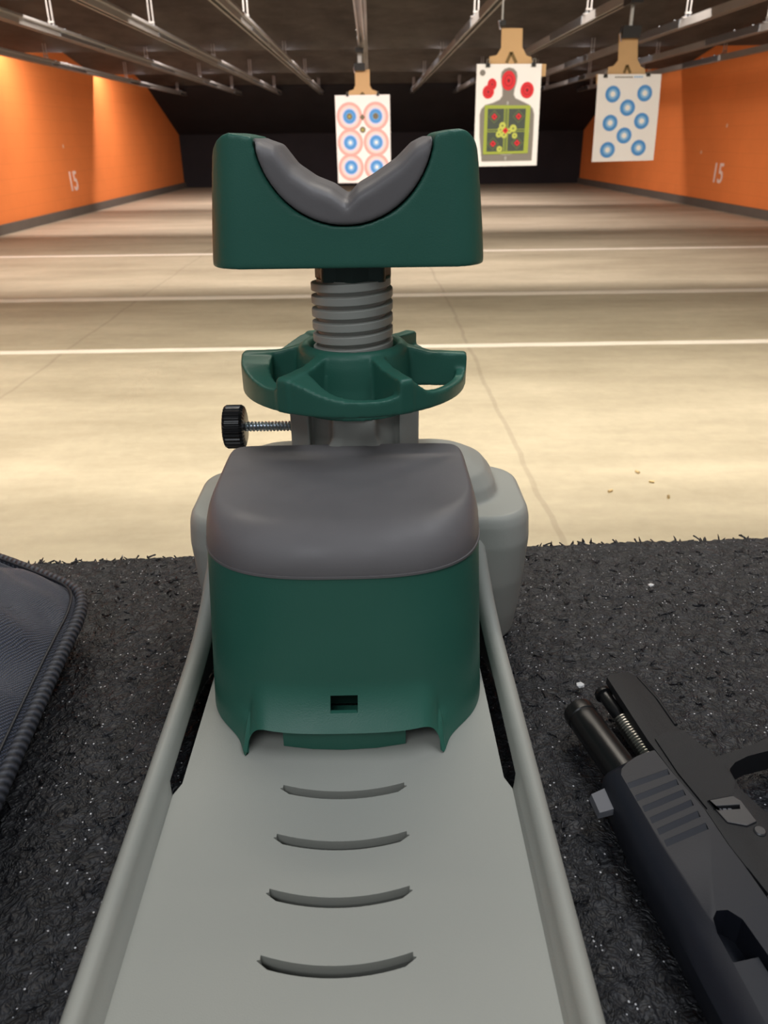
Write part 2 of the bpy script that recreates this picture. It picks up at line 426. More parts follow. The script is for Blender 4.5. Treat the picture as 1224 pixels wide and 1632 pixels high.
for x, lab in RAILS:
    root = empty('target_rail', (x, 1.2, RZ), lab, 'target rail', 'target rails under the ceiling')
    y1 = 14.5 if x == -.08 else 21.2
    bm = new()
    # inverted C channel with lips
    prof = [(-.034, -.035), (-.018, -.035), (-.018, -.028), (-.028, -.028), (-.028, .028), (.028, .028), (.028, -.028), (.018, -.028), (.018, -.035), (.034, -.035), (.034, .035), (-.034, .035)]
    prism(bm, [(x+a, RZ+b) for a, b in prof], 1.2, y1, 'y')
    link('rail_channel', bm, M['steel'], root, smooth=0)
    bm = new(); prism(bm, rrect(x+.052, RZ+.022, .014, .014, .006, 3), 1.2, y1, 'y')
    link('side_conduit', bm, M['steel'], root, smooth=.6)
    for hy in [4.4] + HY[x]:
        bm = new()
        ht = .10
        for s in (-1, 1): tube(bm, [(x+s*.018, hy, RZ+.03), (x+s*.018, hy, RZ+.33)], .0065, 8)
        box(bm, x-.05, x+.05, hy-.02, hy+.02, RZ+.035, RZ+.045)
        box(bm, x-.028, x+.028, hy-.012, hy+.012, RZ+.07, RZ+.085)
        h = link('rail_hanger', bm, M['steel'], root, smooth=.6)
        bm = new()
        for s in (-1, 1): lathe(bm, [(.013, 0), (.013, .016)], (x+s*.018, hy, RZ+.045), 6)
        link('hanger_nut', bm, M['zinc'], h, smooth=0)
    for hy in HY[x]:  # brighter zinc lengths: lit stretch of rail past each hanger, put into colour
        bm = new(); box(bm, x-.038, x+.038, hy+.1, hy+1.5, RZ+.030, RZ+.040); box(bm, x-.040, x-.035, hy+.1, hy+1.5, RZ-.030, RZ+.040)
        box(bm, x+.035, x+.040, hy+.1, hy+1.5, RZ-.030, RZ+.040)
        for q in (.35, .8): lathe(bm, [(.012, 0), (.012, .018)], (x, hy+q, RZ+.04), 8)
        link('lit_rail_sleeve', bm, M['zinc'], root, smooth=0)

# ------------------------------------------------------------------ targets
CX = -.0
def bpY(u, v, Y):
    w = R @ Vector((u-612, -(v-816), -1226)); return Vector((0, 0, CAMZ)) + w*(Y/w.y)
class Sheet:
    """a hanging sheet given by its four corners in the x-z plane at depth y"""
    def __init__(s, y, tl, tr, bl, br, curl=0.01):
        s.y, s.c, s.curl = y, (tl, tr, bl, br), curl
    def at(s, u, v, off=0):
        tl, tr, bl, br = s.c
        x = (1-v)*((1-u)*tl[0]+u*tr[0]) + v*((1-u)*bl[0]+u*br[0])
        z = (1-v)*((1-u)*tl[1]+u*tr[1]) + v*((1-u)*bl[1]+u*br[1])
        y = s.y + s.curl*(v*v*.9 + .35*math.sin(u*5+1)*v) - off
        return Vector((x, y, z))
    def w(s): return abs(s.c[1][0]-s.c[0][0])
    def h(s): return abs(s.c[0][1]-s.c[2][1])
    def paper(s, m, root, name='paper_sheet', t=.0012):
        bm = new(); n, k = 10, 16
        f = [[bm.verts.new(s.at(i/n, j/k, 0)) for i in range(n+1)] for j in range(k+1)]
        g = [[bm.verts.new(s.at(i/n, j/k, -t)) for i in range(n+1)] for j in range(k+1)]
        for j in range(k):
            for i in range(n):
                bm.faces.new((f[j][i], f[j][i+1], f[j+1][i+1], f[j+1][i])); bm.faces.new((g[j][i], g[j+1][i], g[j+1][i+1], g[j][i+1]))
        for j in range(k):
            bm.faces.new((f[j][0], f[j+1][0], g[j+1][0], g[j][0])); bm.faces.new((f[j][n], g[j][n], g[j+1][n], f[j+1][n]))
        for i in range(n):
            bm.faces.new((f[0][i], g[0][i], g[0][i+1], f[0][i+1])); bm.faces.new((f[k][i], f[k][i+1], g[k][i+1], g[k][i]))
        return link(name, bm, m, root, smooth=.8)
    def disc(s, bm, u, v, r0, r1, off, ry=None, n=28, mi=0):
        """ring r0..r1 (fractions of the sheet width)"""
        W, H = s.w(), s.h(); k = (ry or 1.0)
        def p(a, r): return s.at(u + r*math.cos(a), v + r*k*math.sin(a)*W/H, off)
        outer = [bm.verts.new(p(2*PI*i/n, r1)) for i in range(n)]
        if r0 <= 0:
            bm.faces.new(outer).material_index = mi
        else:
            inner = [bm.verts.new(p(2*PI*i/n, r0)) for i in range(n)]
            for i in range(n): bm.faces.new((outer[i], outer[(i+1) % n], inner[(i+1) % n], inner[i])).material_index = mi
    def poly(s, bm, pts, off, mi=0):
        bm.faces.new([bm.verts.new(s.at(u, v, off)) for u, v in pts]).material_index = mi
    def strip(s, bm, a, b, w, off, mi=0):
        W, H = s.w(), s.h()
        dx, dy = (b[0]-a[0])*W, (b[1]-a[1])*H; l = math.hypot(dx, dy); nx, ny = -dy/l*w/2, dx/l*w/2
        s.poly(bm, [(a[0]+nx, a[1]+ny*W/H), (b[0]+nx, b[1]+ny*W/H), (b[0]-nx, b[1]-ny*W/H), (a[0]-nx, a[1]-ny*W/H)], off, mi)
def corners(px, Y): return [(lambda p: (p.x, p.z))(bpY(u, v, Y)) for u, v in px]

def holder(Y, org, sc, pts, notch, arm, lab):
    C2 = [bpY(org[0]+x/sc, org[1]+y/sc, Y) for x, y in pts]
    bm = new(); prism(bm, [(p.x, p.z) for p in C2], Y+.012, Y+.022, 'y')
    root = empty('cardboard_holder', (C2[0].x, Y+.017, C2[0].z), lab, 'cardboard holder')
    link('holder_board', bm, M['cardboard'], root, smooth=0)
    a, b, c = [bpY(org[0]+x/sc, org[1]+y/sc, Y) for x, y in notch]
    bm = new()
    for q in (b, c):
        d = Vector((q.x-a.x, 0, q.z-a.z)).normalized(); n = Vector((d.z, 0, -d.x))*.010
        pp = [a-n, a+n, q+n, q-n]; prism(bm, [(p.x, p.z) for p in pp], Y+.009, Y+.0125, 'y')
    link('notch_crease_shade', bm, mat('cardboard_shade_crease', S((120, 98, 62)), .9), root, smooth=0)  # darker cardboard strips: shade along the notch creases, put into the colour
    if arm:
        C3 = [bpY(org[0]+x/sc, org[1]+y/sc, Y+.03) for x, y in arm]
        bm = new(); prism(bm, [(p.x, p.z) for p in C3], Y+.024, Y+.034, 'y')
        link('cross_board', bm, M['cardboard'], root, smooth=0)
    return root
def clip(Y, u, v, lab):
    p = bpY(u, v, Y); root = empty('binder_clip', (p.x, Y, p.z), lab, 'clip', 'clips holding the paper targets')
    bm = new(); box(bm, p.x-.014, p.x+.014, Y-.009, Y+.020, p.z-.012, p.z+.012); bevel(bm, .003)
    link('clip_body', bm, M['black_paint'], root)
    bm = new(); tube(bm, [(p.x-.010, Y-.010, p.z+.010), (p.x-.008, Y-.016, p.z+.034), (p.x+.008, Y-.016, p.z+.034), (p.x+.010, Y-.010, p.z+.010)], .002, 6)
    link('clip_handle', bm, M['zinc'], root)
def carrier(x, Y, ztop, zbot, w, lab, stem_w=.014):
    root = empty('target_carrier', (x, Y, RZ-.035), lab, 'target carrier')
    bm = new(); box(bm, x-w/2, x+w/2, Y-.04, Y-.002, zbot, ztop); bevel(bm, .012, 3)
    box(bm, x-w/2, x+w/2, Y+.016, Y+.045, zbot, ztop); box(bm, x-w/2+.01, x+w/2-.01, Y-.03, Y+.04, ztop-.008, ztop+.004)
    link('carrier_clamp', bm, M['black_paint'], root)
    bm = new(); box(bm, x-stem_w/2, x+stem_w/2, Y+.01, Y+.03, ztop-.004, RZ-.045); link('carrier_stem', bm, M['steel'], root, smooth=0)
    bm = new(); box(bm, x-.045, x+.045, Y-.09, Y+.11, RZ-.085, RZ-.042); bevel(bm, .008)
    for s in (-1, 1): lathe(bm, [(.016, -.015), (.016, .015)], (x, Y+.06*s, RZ-.056), 16, 'x')
    link('carrier_trolley', bm, M['black_paint'], root)
    bm = new(); tube(bm, [(x-w/2, Y-.01, zbot-.02), (x-w/2-.012, Y-.01, zbot+.03), (x-w/2, Y-.01, ztop)], .005, 8)
    link('clamp_lever', bm, M['zinc'], root)

# --- target with six ringed circles
Y1 = 10.2
T1 = Sheet(Y1, *corners([(533.5, 152), (621, 150.5), (539, 292), (623.5, 291)], Y1), curl=.02)
root = empty('paper_target', T1.at(.5, 0), 'white paper target of six blue circles in red rings, behind the rest\'s fork', 'paper target')
T1.paper(M['paper'], root)
for v in (.235, .53, .815):
    for u in (.255, .735):
        bm = new()
        T1.disc(bm, u, v, .185, .235, .003, mi=0); T1.disc(bm, u, v, .135, .185, .003, mi=1); T1.disc(bm, u, v, .115, .140, .0035, mi=2)
        T1.disc(bm, u, v, 0, .117, .004, mi=3); T1.disc(bm, u, v, 0, .058, .0045, mi=4)
        T1.disc(bm, u, v, 0, .026, .005, mi=5)
        link('ringed_circle', bm, [M['ink_pink'], M['ink_palepink'], M['ink_lilac'], M['ink_blue'], M['ink_ltblue'], M['paper']], root, smooth=0)
for u, v, sq, mm in ((.255, .235, 0, 'ink_olive'), (.735, .235, 0, 'ink_brown'), (.49, .245, 1, 'ink_brown'), (.49, .385, 0, 'ink_olive')):
    bm = new(); T1.disc(bm, u, v, 0, .052, .0055, n=4 if sq else 20, mi=0); T1.disc(bm, u, v, 0, .025, .006, mi=1)
    link('shot_patch', bm, [M['ink_brown'], M[mm]], root, smooth=0)
holder(Y1, (500, 90), 7.42, [(485,170),(660,150),(662,340),(690,390),(745,410),(757,480),(757,700),(405,700),(402,470),(415,410),(470,390),(490,340)],
       [(575,425),(545,470),(605,470)], None, 'cardboard holder above the paper with six red-ringed circles')
p = bpY(575, 108, Y1)
carrier(p.x-.012, Y1+.010, bpY(575, 101, Y1).z, bpY(575, 113, Y1).z, .12, 'black carrier clamp gripping the cardboard above the six-ring paper', .045)
clip(Y1, 553.5, 152, 'small clip at the left top of the paper with six red-ringed circles')
clip(Y1, 602, 151, 'small clip at the right top of the paper with six red-ringed circles')

# --- grey silhouette target
Y2 = 5.95
def z2(x, y): return (740+x/6.525, 30+y/6.525)
T2 = Sheet(Y2, *corners([z2(130, 470), z2(806, 467), z2(95, 1537), z2(750, 1524)], Y2), curl=0)
def uv2(x, y):
    v = (y-469)/(1531-469.); xl_ = 130-35*v; xr_ = 806-56*v
    return ((x-xl_)/(xr_-xl_), v)
root = empty('paper_target', T2.at(.5, 0), 'white paper target with a grey silhouette, red ovals and green grid sheet', 'paper target')
T2.paper(M['paper'], root)
sil = [(385,590),(392,550),(420,522),(465,508),(512,520),(540,550),(547,590),(540,650),(518,720),(510,780),(530,818),(600,850),(670,885),(708,925),(722,985),(712,1200),(696,1474),
       (180,1474),(160,1200),(163,980),(178,925),(220,885),(300,862),(370,830),(398,790),(400,720),(388,650)]
def offset(pts, d):
    cx = sum(p[0] for p in pts)/len(pts); out = []
    for i, p in enumerate(pts):
        a, b = pts[i-1], pts[(i+1) % len(pts)]; t = Vector((b[0]-a[0], b[1]-a[1])).normalized(); out.append((p[0]+t.y*d, p[1]-t.x*d))
    return out
bm = new(); T2.poly(bm, [uv2(*p) for p in offset(sil, 7)], .0015, 0); T2.poly(bm, [uv2(*p) for p in sil], .0025, 1)
T2.disc(bm, *uv2(442, 1150), .345, .352, .0035, n=48, mi=0)
link('printed_silhouette', bm, [M['ink_line'], M['ink_grey']], root, smooth=0)
def print_text(sheet, s, u, v, size, off, m, root, name):
    b = text_mesh(s, size, .0003); p = sheet.at(u, v, off)
    bmesh.ops.rotate(b, verts=b.verts, cent=(0,0,0), matrix=Matrix.Rotation(PI/2, 3, 'X')); bmesh.ops.translate(b, verts=b.verts, vec=p)
    return link(name, b, m, root, smooth=0)
print_text(T2, '8', *uv2(450, 866), .030, .004, M['ink_line'], root, 'ring_number')
print_text(T2, '8', *uv2(425, 1448), .030, .004, M['ink_line'], root, 'ring_number')
bm = new(); T2.disc(bm, *uv2(190, 556), 0, .042, .003); link('printed_emblem', bm, M['ink_grey'], root, smooth=0)
for lobes in ([(288,672,.070,1.15),(248,748,.088,1.05)], [(460,636,.108,1.25)], [(652,733,.103,1.1)]):
    bm = new()
    for i, (x, y, r, k) in enumerate(lobes):
        T2.disc(bm, *uv2(x, y), 0, r, .0045+.0004*i, ry=k, mi=0)
        T2.disc(bm, *uv2(x, y), r*.52, r*.57, .0055, ry=k, mi=1); T2.disc(bm, *uv2(x, y), 0, r*.17, .006, ry=1.3, mi=1)
    link('red_sticker', bm, [M['ink_red'], M['ink_darkred']], root, smooth=0)
bm = new()
T2.poly(bm, [uv2(*p) for p in ((212,884),(688,890),(657,1396),(192,1402))], .006, 0)
T2.poly(bm, [uv2(*p) for p in ((243,920),(640,923),(612,1368),(228,1372))], .007, 1)
for a, b, w in (((418,921),(403,1370),.012), ((458,921),(438,1370),.012), ((236,1138),(628,1138),.010), ((234,1160),(626,1160),.010)): T2.strip(bm, uv2(*a), uv2(*b), w, .008, 2)
T2.strip(bm, uv2(438,921), uv2(421,1370), .045, .0075, 3)
link('grid_sheet', bm, [M['ink_green'], M['ink_slate'], M['ink_green'], M['ink_moss']], root, smooth=0)
for x, y in ((310,1003),(562,1003),(295,1288),(545,1283),(425,1150)):
    bm = new(); T2.disc(bm, *uv2(x, y), .080, .092, .009, n=4, mi=0) if (x, y) != (425, 1150) else None
    T2.disc(bm, *uv2(x, y), 0, .048, .0095, n=4, mi=1); T2.disc(bm, *uv2(x, y), 0, .014, .010, n=10, mi=2)
    link('diamond_mark', bm, [M['ink_moss'], M['ink_red'], M['ink_darkred']], root, smooth=0)
for x, y, r in ((395,1098,.052),(505,1128,.055),(355,1190,.045),(410,1195,.048),(520,1205,.042),(465,1155,.04),(362,1345,.044),(372,1140,.04)):
    bm = new(); T2.disc(bm, *uv2(x, y), 0, r, .0085+r*.002, n=14, mi=0); T2.disc(bm, *uv2(x, y), 0, r*.3, .0104, n=10, mi=1)
    link('shot_splash', bm, [M['ink_lime'], M['ink_moss']], root, smooth=0)
holder(Y2, (740, 30), 6.525, [(392,92),(610,95),(606,292),(650,380),(700,395),(716,480),(716,800),(258,800),(256,470),(265,390),(340,375),(386,300)],
       [(490,345),(440,458),(542,458)], [(560,470),(850,470),(842,598),(560,598)], 'cardboard holder above the grey silhouette target')
p = bpY(800, 40, Y2)
carrier(p.x+.004, Y2+.010, bpY(800, 36, Y2).z+.01, bpY(800, 43, Y2).z+.005, .03, 'thin carrier stem and clamp above the silhouette target', .010)
clip(Y2, 777.5, 104, 'small clip at the left top of the silhouette target paper')
clip(Y2, 850.5, 103, 'small clip at the right top of the silhouette target paper')

# --- target with eight blue rings
Y3 = 6.75
def z3(x, y): return (920+x/6.525, 30+y/6.525)
T3 = Sheet(Y3, *corners([z3(215, 576), z3(876, 574), z3(163, 1490), z3(802, 1472)], Y3), curl=.035)
def uv3(x, y):
    v = (y-575)/(1481-575.); a = 215-52*v; b = 876-74*v
    return ((x-a)/(b-a), v)
root = empty('paper_target', T3.at(.5, 0), 'white paper target of eight blue circles hanging before the right wall', 'paper target')
T3.paper(M['paper'], root)
for x, y in ((370,775),(700,768),(522,915),(345,1070),(668,1055),(490,1205),(323,1355),(640,1340)):
    bm = new(); T3.disc(bm, *uv3(x, y), 0, .118, .003, mi=0); T3.disc(bm, *uv3(x, y), 0, .070, .004, mi=1); T3.disc(bm, *uv3(x, y), 0, .040, .0045, mi=2)
    link('blue_circle', bm, [M['ink_blue'], M['ink_ltblue'], M['paper']], root, smooth=0)
bm = new()
for k in range(9):
    x = 392+k*21; T3.poly(bm, [uv3(x, 598), uv3(x+15, 598), uv3(x+15, 612), uv3(x, 612)], .003, 0)
for k in range(4):
    x = 590+k*24; T3.poly(bm, [uv3(x, 596), uv3(x+18, 596), uv3(x+18, 610), uv3(x, 610)], .003, 1)
link('printed_header', bm, [M['ink_grey'], M['ink_ltblue']], root, smooth=0)
holder(Y3, (920, 30), 6.525, [(442,150),(480,150),(480,190),(636,200),(632,425),(668,495),(710,518),(714,600),(714,850),(318,850),(318,560),(330,500),(382,488),(430,430)],
       [(522,480),(490,565),(556,565)], [(196,578),(420,578),(420,690),(196,680)], 'cardboard holder above the paper of eight blue circles')
p = bpY(1005.5, 50, Y3)
carrier(p.x, Y3+.01, bpY(1005, 42, Y3).z, bpY(1005, 61, Y3).z, .135, 'black carrier clamp with a stem above the eight blue circle paper', .022)
clip(Y3, 965, 121, 'small clip at the left top of the eight blue circle paper')
clip(Y3, 1033, 119, 'small clip at the right top of the eight blue circle paper')

# ------------------------------------------------------------------ brass on the range floor
for x, y, a, lab in ((.866, 2.593, .6, 'spent brass case on the floor, the one nearest the grey rifle rest'), (1.033, 2.765, 1.9, 'spent brass case on the floor, farthest of the four'),
                     (1.045, 2.68, -.4, 'spent brass case on the floor, in the middle of the four'), (1.067, 2.53, 1.2, 'spent brass case on the floor, nearest the bench and rightmost')):
    bm = new(); lathe(bm, [(.0049, 0), (.0049, .0012), (.0042, .0018), (.0048, .003), (.0047, .019), (.0040, .019), (.0040, .004)], (0, 0, .0049), 16, 'x')
    bmesh.ops.rotate(bm, verts=bm.verts, cent=(0,0,0), matrix=Matrix.Rotation(a, 3, 'Z')); bmesh.ops.translate(bm, verts=bm.verts, vec=(x, y, FLOOR))
    tag(link('cartridge_case', bm, M['brass'], loc=(x, y, FLOOR)), lab, 'cartridge case', 'spent cases on the range floor')

# ------------------------------------------------------------------ bench and mat
def edge(x): return .6065 + .036*x + .004*noise.noise((x*9, 3, 0))
bench = empty('shooting_bench', (0, .2, FLOOR), 'black shooting bench that carries the rubber mat', 'bench')
bm = new(); box(bm, -.85, .85, -.12, .585, -.06, -.0135); bevel(bm, .003); near('bench_top', bm, M['bench'], bench)
bm = new(); box(bm, -.8, .8, .50, .53, FLOOR/K, -.06); box(bm, -.8, -.77, 0, .5, FLOOR/K, -.06); box(bm, .77, .8, 0, .5, FLOOR/K, -.06); near('bench_frame', bm, M['bench'], bench)

root = empty('rubber_mat', (0, .25*K, -.012), 'black recycled rubber mat with a ragged far edge covering the bench', 'mat')
bm = new(); st = .0024; x0, x1, y0 = -.62, .66, -.1
nx = int((x1-x0)/st)
ny = 292
rows = []
for j in range(ny+1):
    row = []
    for i in range(nx+1):
        x = x0+(x1-x0)*i/nx; e = edge(x) + .003*noise.noise((x*160, 7, 0)) + .0025*noise.noise((x*420, 1, 0))
        y = y0+(e-y0)*j/ny
        z = .0007*noise.noise((x*140, y*140, 0)) + .0007*noise.noise((x*360+9, y*360, 2)) + .0008*noise.noise((x*30, y*30, 5)) - .0034
        if j == ny: z -= .002
        row.append(bm.verts.new((x, y, z)))
    rows.append(row)
for j in range(ny):
    for i in range(nx): bm.faces.new((rows[j][i], rows[j][i+1], rows[j+1][i+1], rows[j+1][i]))
lo = [bm.verts.new((v.co.x, v.co.y, -.013)) for v in rows[-1]]
for i in range(nx): bm.faces.new((rows[-1][i], rows[-1][i+1], lo[i+1], lo[i]))
near('mat_sheet', bm, M['mat'], root, smooth=1.2)
bm = new()
def shred(x, y, z, l, w, a, el, t=.0008):
    d = Vector((math.cos(a)*math.cos(el), math.sin(a)*math.cos(el), math.sin(el))); s = Vector((-math.sin(a), math.cos(a), 0)); u = d.cross(s)
    c = Vector((x, y, z)); b = random.uniform(-.3, .3)
    rings = []
    for k in range(4):
        q = k/3; ww = w*(1-.75*q*q); o = c + d*l*q + s*l*b*q*q
        rings.append([o+s*ww/2, o+u*t, o-s*ww/2, o-u*t])
    loft(bm, rings)
for k in range(230):
    x = random.uniform(-.62, .66)
    shred(x, edge(x)-.002, random.uniform(-.007, -.003), random.uniform(.003, .008), random.uniform(.0015, .0035), PI/2+random.uniform(-1.2, 1.2), random.uniform(-.1, .9))
for k in range(2600):
    x = random.uniform(-.45, .55); y = random.uniform(.1, .595)
    shred(x, y, random.uniform(-.0040, -.0022), random.uniform(.003, .009), random.uniform(.0010, .0028), random.uniform(0, 2*PI), random.uniform(-.05, .13), .0006)
o = near('rubber_shreds', bm, M['mat'], root, smooth=0); o['kind'] = 'stuff'
for x, y, s, lab in ((.2215, .531, .0028, 'pale stone chip on the mat right of the rest, near the mat edge'), (.1335, .407, .0032, 'pale flat chip on the mat above the pistol muzzle')):
    bm = new(); bmesh.ops.create_icosphere(bm, subdivisions=1, radius=s)
    for v in bm.verts: v.co = Vector((v.co.x*random.uniform(.8, 1.2), v.co.y*random.uniform(.6, 1), v.co.z*.5+s*.35)) + Vector((x, y, 0))
    tag(near('stone_chip', bm, M['chip'], loc=(x, y, 0), smooth=0), lab, 'chip')

# ------------------------------------------------------------------ rifle rest
CT = -.0200      # centre line of the tray and rear block
CP = -.0137      # centre line of post and fork
PY = .520
rest = empty('rifle_rest', (CT*K, .35*K, 0), 'green and grey plastic rifle rest with fork, wheel and long tray', 'rifle rest')

# tray floor with four curved slots and two side slits
bm = new()
hw = .0895
pts = [(CT-hw, .055), (CT+hw, .055), (CT+hw, .300), (CT+.0862, .308), (CT+.0850, .47), (CT-.0850, .47), (CT-.0862, .308), (CT-hw, .300)]
prism(bm, pts, .0145, .020)
cutter = new(); slit = new()
for yc in (.2985, .2665, .2355, .2035, .1705):
    n = 14; up_, dn = [], []
    for k in range(n+1):
        t = -1+2*k/n; y = yc + .0058*t*t - .001; e = .0023*math.sqrt(max(0, 1-t**24))+.0002
        up_.append((CT+.0003+.0335*t, y+e)); dn.append((CT+.0003+.0335*t, y-e))
    prism(cutter, up_+dn[::-1], .0163, .03)
    arc = [(CT+.0003+.0322*(-1+2*k/n), yc+.0054*(-1+2*k/n)**2-.0011) for k in range(n+1)]
    prism(slit, [(x, y+.0029) for x, y in arc]+[(x, y-.0008) for x, y in arc[::-1]], .0, .025)
bm = cut(cut(bm, cutter), slit); bevel(bm, .0006, 2, .9)
near('tray_floor', bm, M['grey'], rest, smooth=0)
# slot liners: the moulded lip hanging below each slot
bm = new()
for yc in (.2985, .2665, .2355, .2035, .1705):
    n = 14; a, b = [], []
    for k in range(n+1):
        t = -1+2*k/n; y = yc + .0058*t*t - .001
        a.append((CT+.034*t, y+.0036)); b.append((CT+.034*t, y+.0048))
    prism(bm, a+b[::-1], .004, .0155)
near('slot_lip', bm, M['grey'], rest, smooth=.6)
# side rims
for s, nm in ((-1, 'left'), (1, 'right')):
    bm = new(); rings = []
    path = [(.049, 0, 0), (.10, 0, 0), (.25, 0, 0), (.2975, 0, 0), (.3075, 0, 0), (.375, 0, 0), (.395, .003, -.001), (.412, .010, -.003), (.430, .024, -.006), (.445, .042, -.009), (.460, .062, -.012), (.475, .078, -.015)]
    for y, dz, dx in path:
        sec = [(.1045, 0), (.1045, .014), (.1040, .0255), (.1028, .0305), (.1003, .0333), (.0975, .0338), (.0950, .0325), (.0935, .0295), (.0915, .021), (.0893, .0195), (.0880, .0150), (.0905, .0140), (.0935, .0140), (.0995, .012), (.1010, 0)]
        if y > .30:      # side slit: the inner foot of the wall stops short of the floor
            sec[8:13] = [(.0922, .0245), (.0922, .0230), (.0926, .0215), (.0934, .0195), (.0950, .0175)]
        rings.append([(CT + s*(a+dx), y, (z + dz if z > .001 else z)) for a, z in sec])
    loft(bm, rings)
    near('side_rim', bm, M['grey'], rest, smooth=.9)
bm = new(); loft(bm, [[(CT-.1045, .048, z0), (CT+.1045, .048, z0), (CT+.1045, .056, z0), (CT-.1045, .056, z0)] for z0 in (0, .033)]); bevel(bm, .003)
near('end_rim', bm, M['grey'], rest)

# housing
CH = -.0115
bm = new()
secs = [(0, .1125, .456, .556, .030), (.02, .1145, .453, .556, .030), (.05, .1165, .450, .556, .030), (.080, .1180, .452, .556, .026), (.094, .1175, .455, .554, .026), (.0985, .1165, .457, .552, .026), (.1010, .1140, .460, .549, .024)]
loft(bm, [[(p[0], p[1], z) for p in rrect(CH, (a+b)/2, hx, (b-a)/2, r)] for z, hx, a, b, r in secs])
secs = [(.06, .0990, .47, .562, .03), (.100, .0985, .474, .562, .03), (.109, .0965, .478, .561, .03), (.117, .0900, .484, .558, .028), (.122, .0800, .49, .553, .026), (.1245, .070, .50, .546, .022)]
loft(bm, [[(p[0], p[1], z) for p in rrect(CH, (a+b)/2, hx, (b-a)/2, r)] for z, hx, a, b, r in secs])
lathe(bm, [(.050, .10), (.040, .126), (.0370, .14), (.0370, .166)], (CP, PY, 0), 48)
for s in (-1, 1):
    prism(bm, [(CP+s*.030, PY-.031), (CP+s*.0438, PY-.022), (CP+s*.0438, PY+.022), (CP+s*.030, PY+.030)][::s], .11, .166)
    loft(bm, [[(CP+s*.010, PY-.0415, .150), (CP+s*.015, PY-.0405, .150), (CP+s*.015, PY-.03, .150), (CP+s*.010, PY-.03, .150)][::s],
              [(CP+s*.010, PY-.0455, .120), (CP+s*.030, PY-.0435, .120), (CP+s*.030, PY-.03, .120), (CP+s*.010, PY-.03, .120)][::s]])
prism(bm, [(CP-.014, PY-.0410), (CP+.014, PY-.0410), (CP+.017, PY-.03), (CP-.017, PY-.03)], .11, .166)
near('housing', melt(bm, .0014, 5), M['grey'], rest, smooth=0.9)

# threaded post
bm = new()
lathe(bm, [(.0232, .150), (.0232, .2480)], (CP, PY, 0), 48)
near('post_core', bm, M['grey'], rest)
bm = new(); pitch = .0083; turns = 6; n = 64; rings = []
for k in range(int(turns*n)+1):
    a = 2*PI*k/n + .4; z = .1975+pitch*k/n
    f = min(1, k/8, (turns*n-k)/8); r1 = .0232 + .0037*f
    c_, s_ = math.cos(a), math.sin(a)
    rings.append([(CP+r*c_, PY+r*s_, z+dz) for r, dz in ((.0225, -.0030), (r1-.0003, -.0025), (r1, -.0021), (r1, .0021), (r1-.0003, .0025), (.0225, .0030))])
loft(bm, rings); near('screw_thread', bm, M['grey'], rest, smooth=.5)
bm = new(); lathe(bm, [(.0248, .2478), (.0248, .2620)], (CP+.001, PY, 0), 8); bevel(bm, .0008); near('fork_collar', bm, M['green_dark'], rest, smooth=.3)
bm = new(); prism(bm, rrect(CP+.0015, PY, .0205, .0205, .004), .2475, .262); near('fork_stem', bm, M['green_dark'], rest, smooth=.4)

# hand wheel
bm = new()
lathe(bm, [(.0435, .163), (.0415, .170), (.0395, .182), (.0385, .196), (.0372, .2025), (.0345, .2055), (.0315, .2060), (.0300, .2050), (.0290, .2020), (.0290, .163)], (CP, PY, 0), 64, cap=False)
vs_ = [v for v in bm.verts]; n = 64
for i in range(n): bm.faces.new((vs_[i], vs_[(i+1) % n], vs_[9*n+(i+1) % n], vs_[9*n+i]))
ANG = [-4, -64, -124, -184, -244, -304]
for a in ANG:
    ra = math.radians(a); bx = new()
    pr = [(.036, .1760), (.0765, .1760), (.0770, .1965), (.0755, .1985), (.0520, .1992), (.036, .2035)]
    d = Vector((math.cos(ra), math.sin(ra))); nn = Vector((-d.y, d.x))
    loft(bm, [[(CP+d.x*r+nn.x*t, PY+d.y*r+nn.y*t, z) for r, z in pr] for t in (-.0046, .0046)])
    rings = []
    for k in range(25):
        b = ra + math.radians(58)*k/24 + math.radians(1); q = 60*k/24
        dq = {-184: 46, -124: 20, -64: 9}.get(a, 17)
        zt = .1862 + .0112*math.exp(-(q/dq)**2) + .0030*math.exp(-((60-q)/7)**2); ri = .0690 - .015*math.exp(-(q/dq)**2)
        rings.append([(CP+r*math.cos(b), PY+r*math.sin(b), z) for r, z in ((ri, .1762), (.0762, .1762), (.0762, zt), (ri+.001, zt))])
    loft(bm, rings)
near('hand_wheel', melt(bm, .00115, 5), M['green'], rest, smooth=.9)

# thumb screw
bm = new(); rings = []
for x, r0 in ((-.1070, .0115), (-.1062, .0140), (-.1045, .0150), (-.0945, .0150), (-.0925, .0138), (-.0915, .0110)):
    ring = []
    for i in range(120):
        a = 2*PI*i/120; r = r0*(1+.035*(1 if (i//2) % 2 else -1)*(1 if .0137 < r0 else 0))
        ring.append((x, PY+r*math.cos(a), .1457+r*math.sin(a)))
    rings.append(ring)
loft(bm, rings); lathe(bm, [(.006, -.1075), (.006, -.1060)], (0, PY, .1457), 24, 'x')
knob = near('screw_knob', bm, M['black_plastic'], rest, smooth=.3)
bm = new(); rings = []
for k in range(15*16+1):
    a = 2*PI*k/16; x = -.0925+.0024*k/16; c_, s_ = math.cos(a), math.sin(a)
    rings.append([(x+dx, PY+r*c_, .1457+r*s_) for r, dx in ((.0028, -.0012), (.0038, 0), (.0028, .0012))])
loft(bm, rings); lathe(bm, [(.0029, -.094), (.0029, -.052)], (0, PY, .1457), 16, 'x')
near('screw_shank', bm, M['zinc'], rest, smooth=.4)

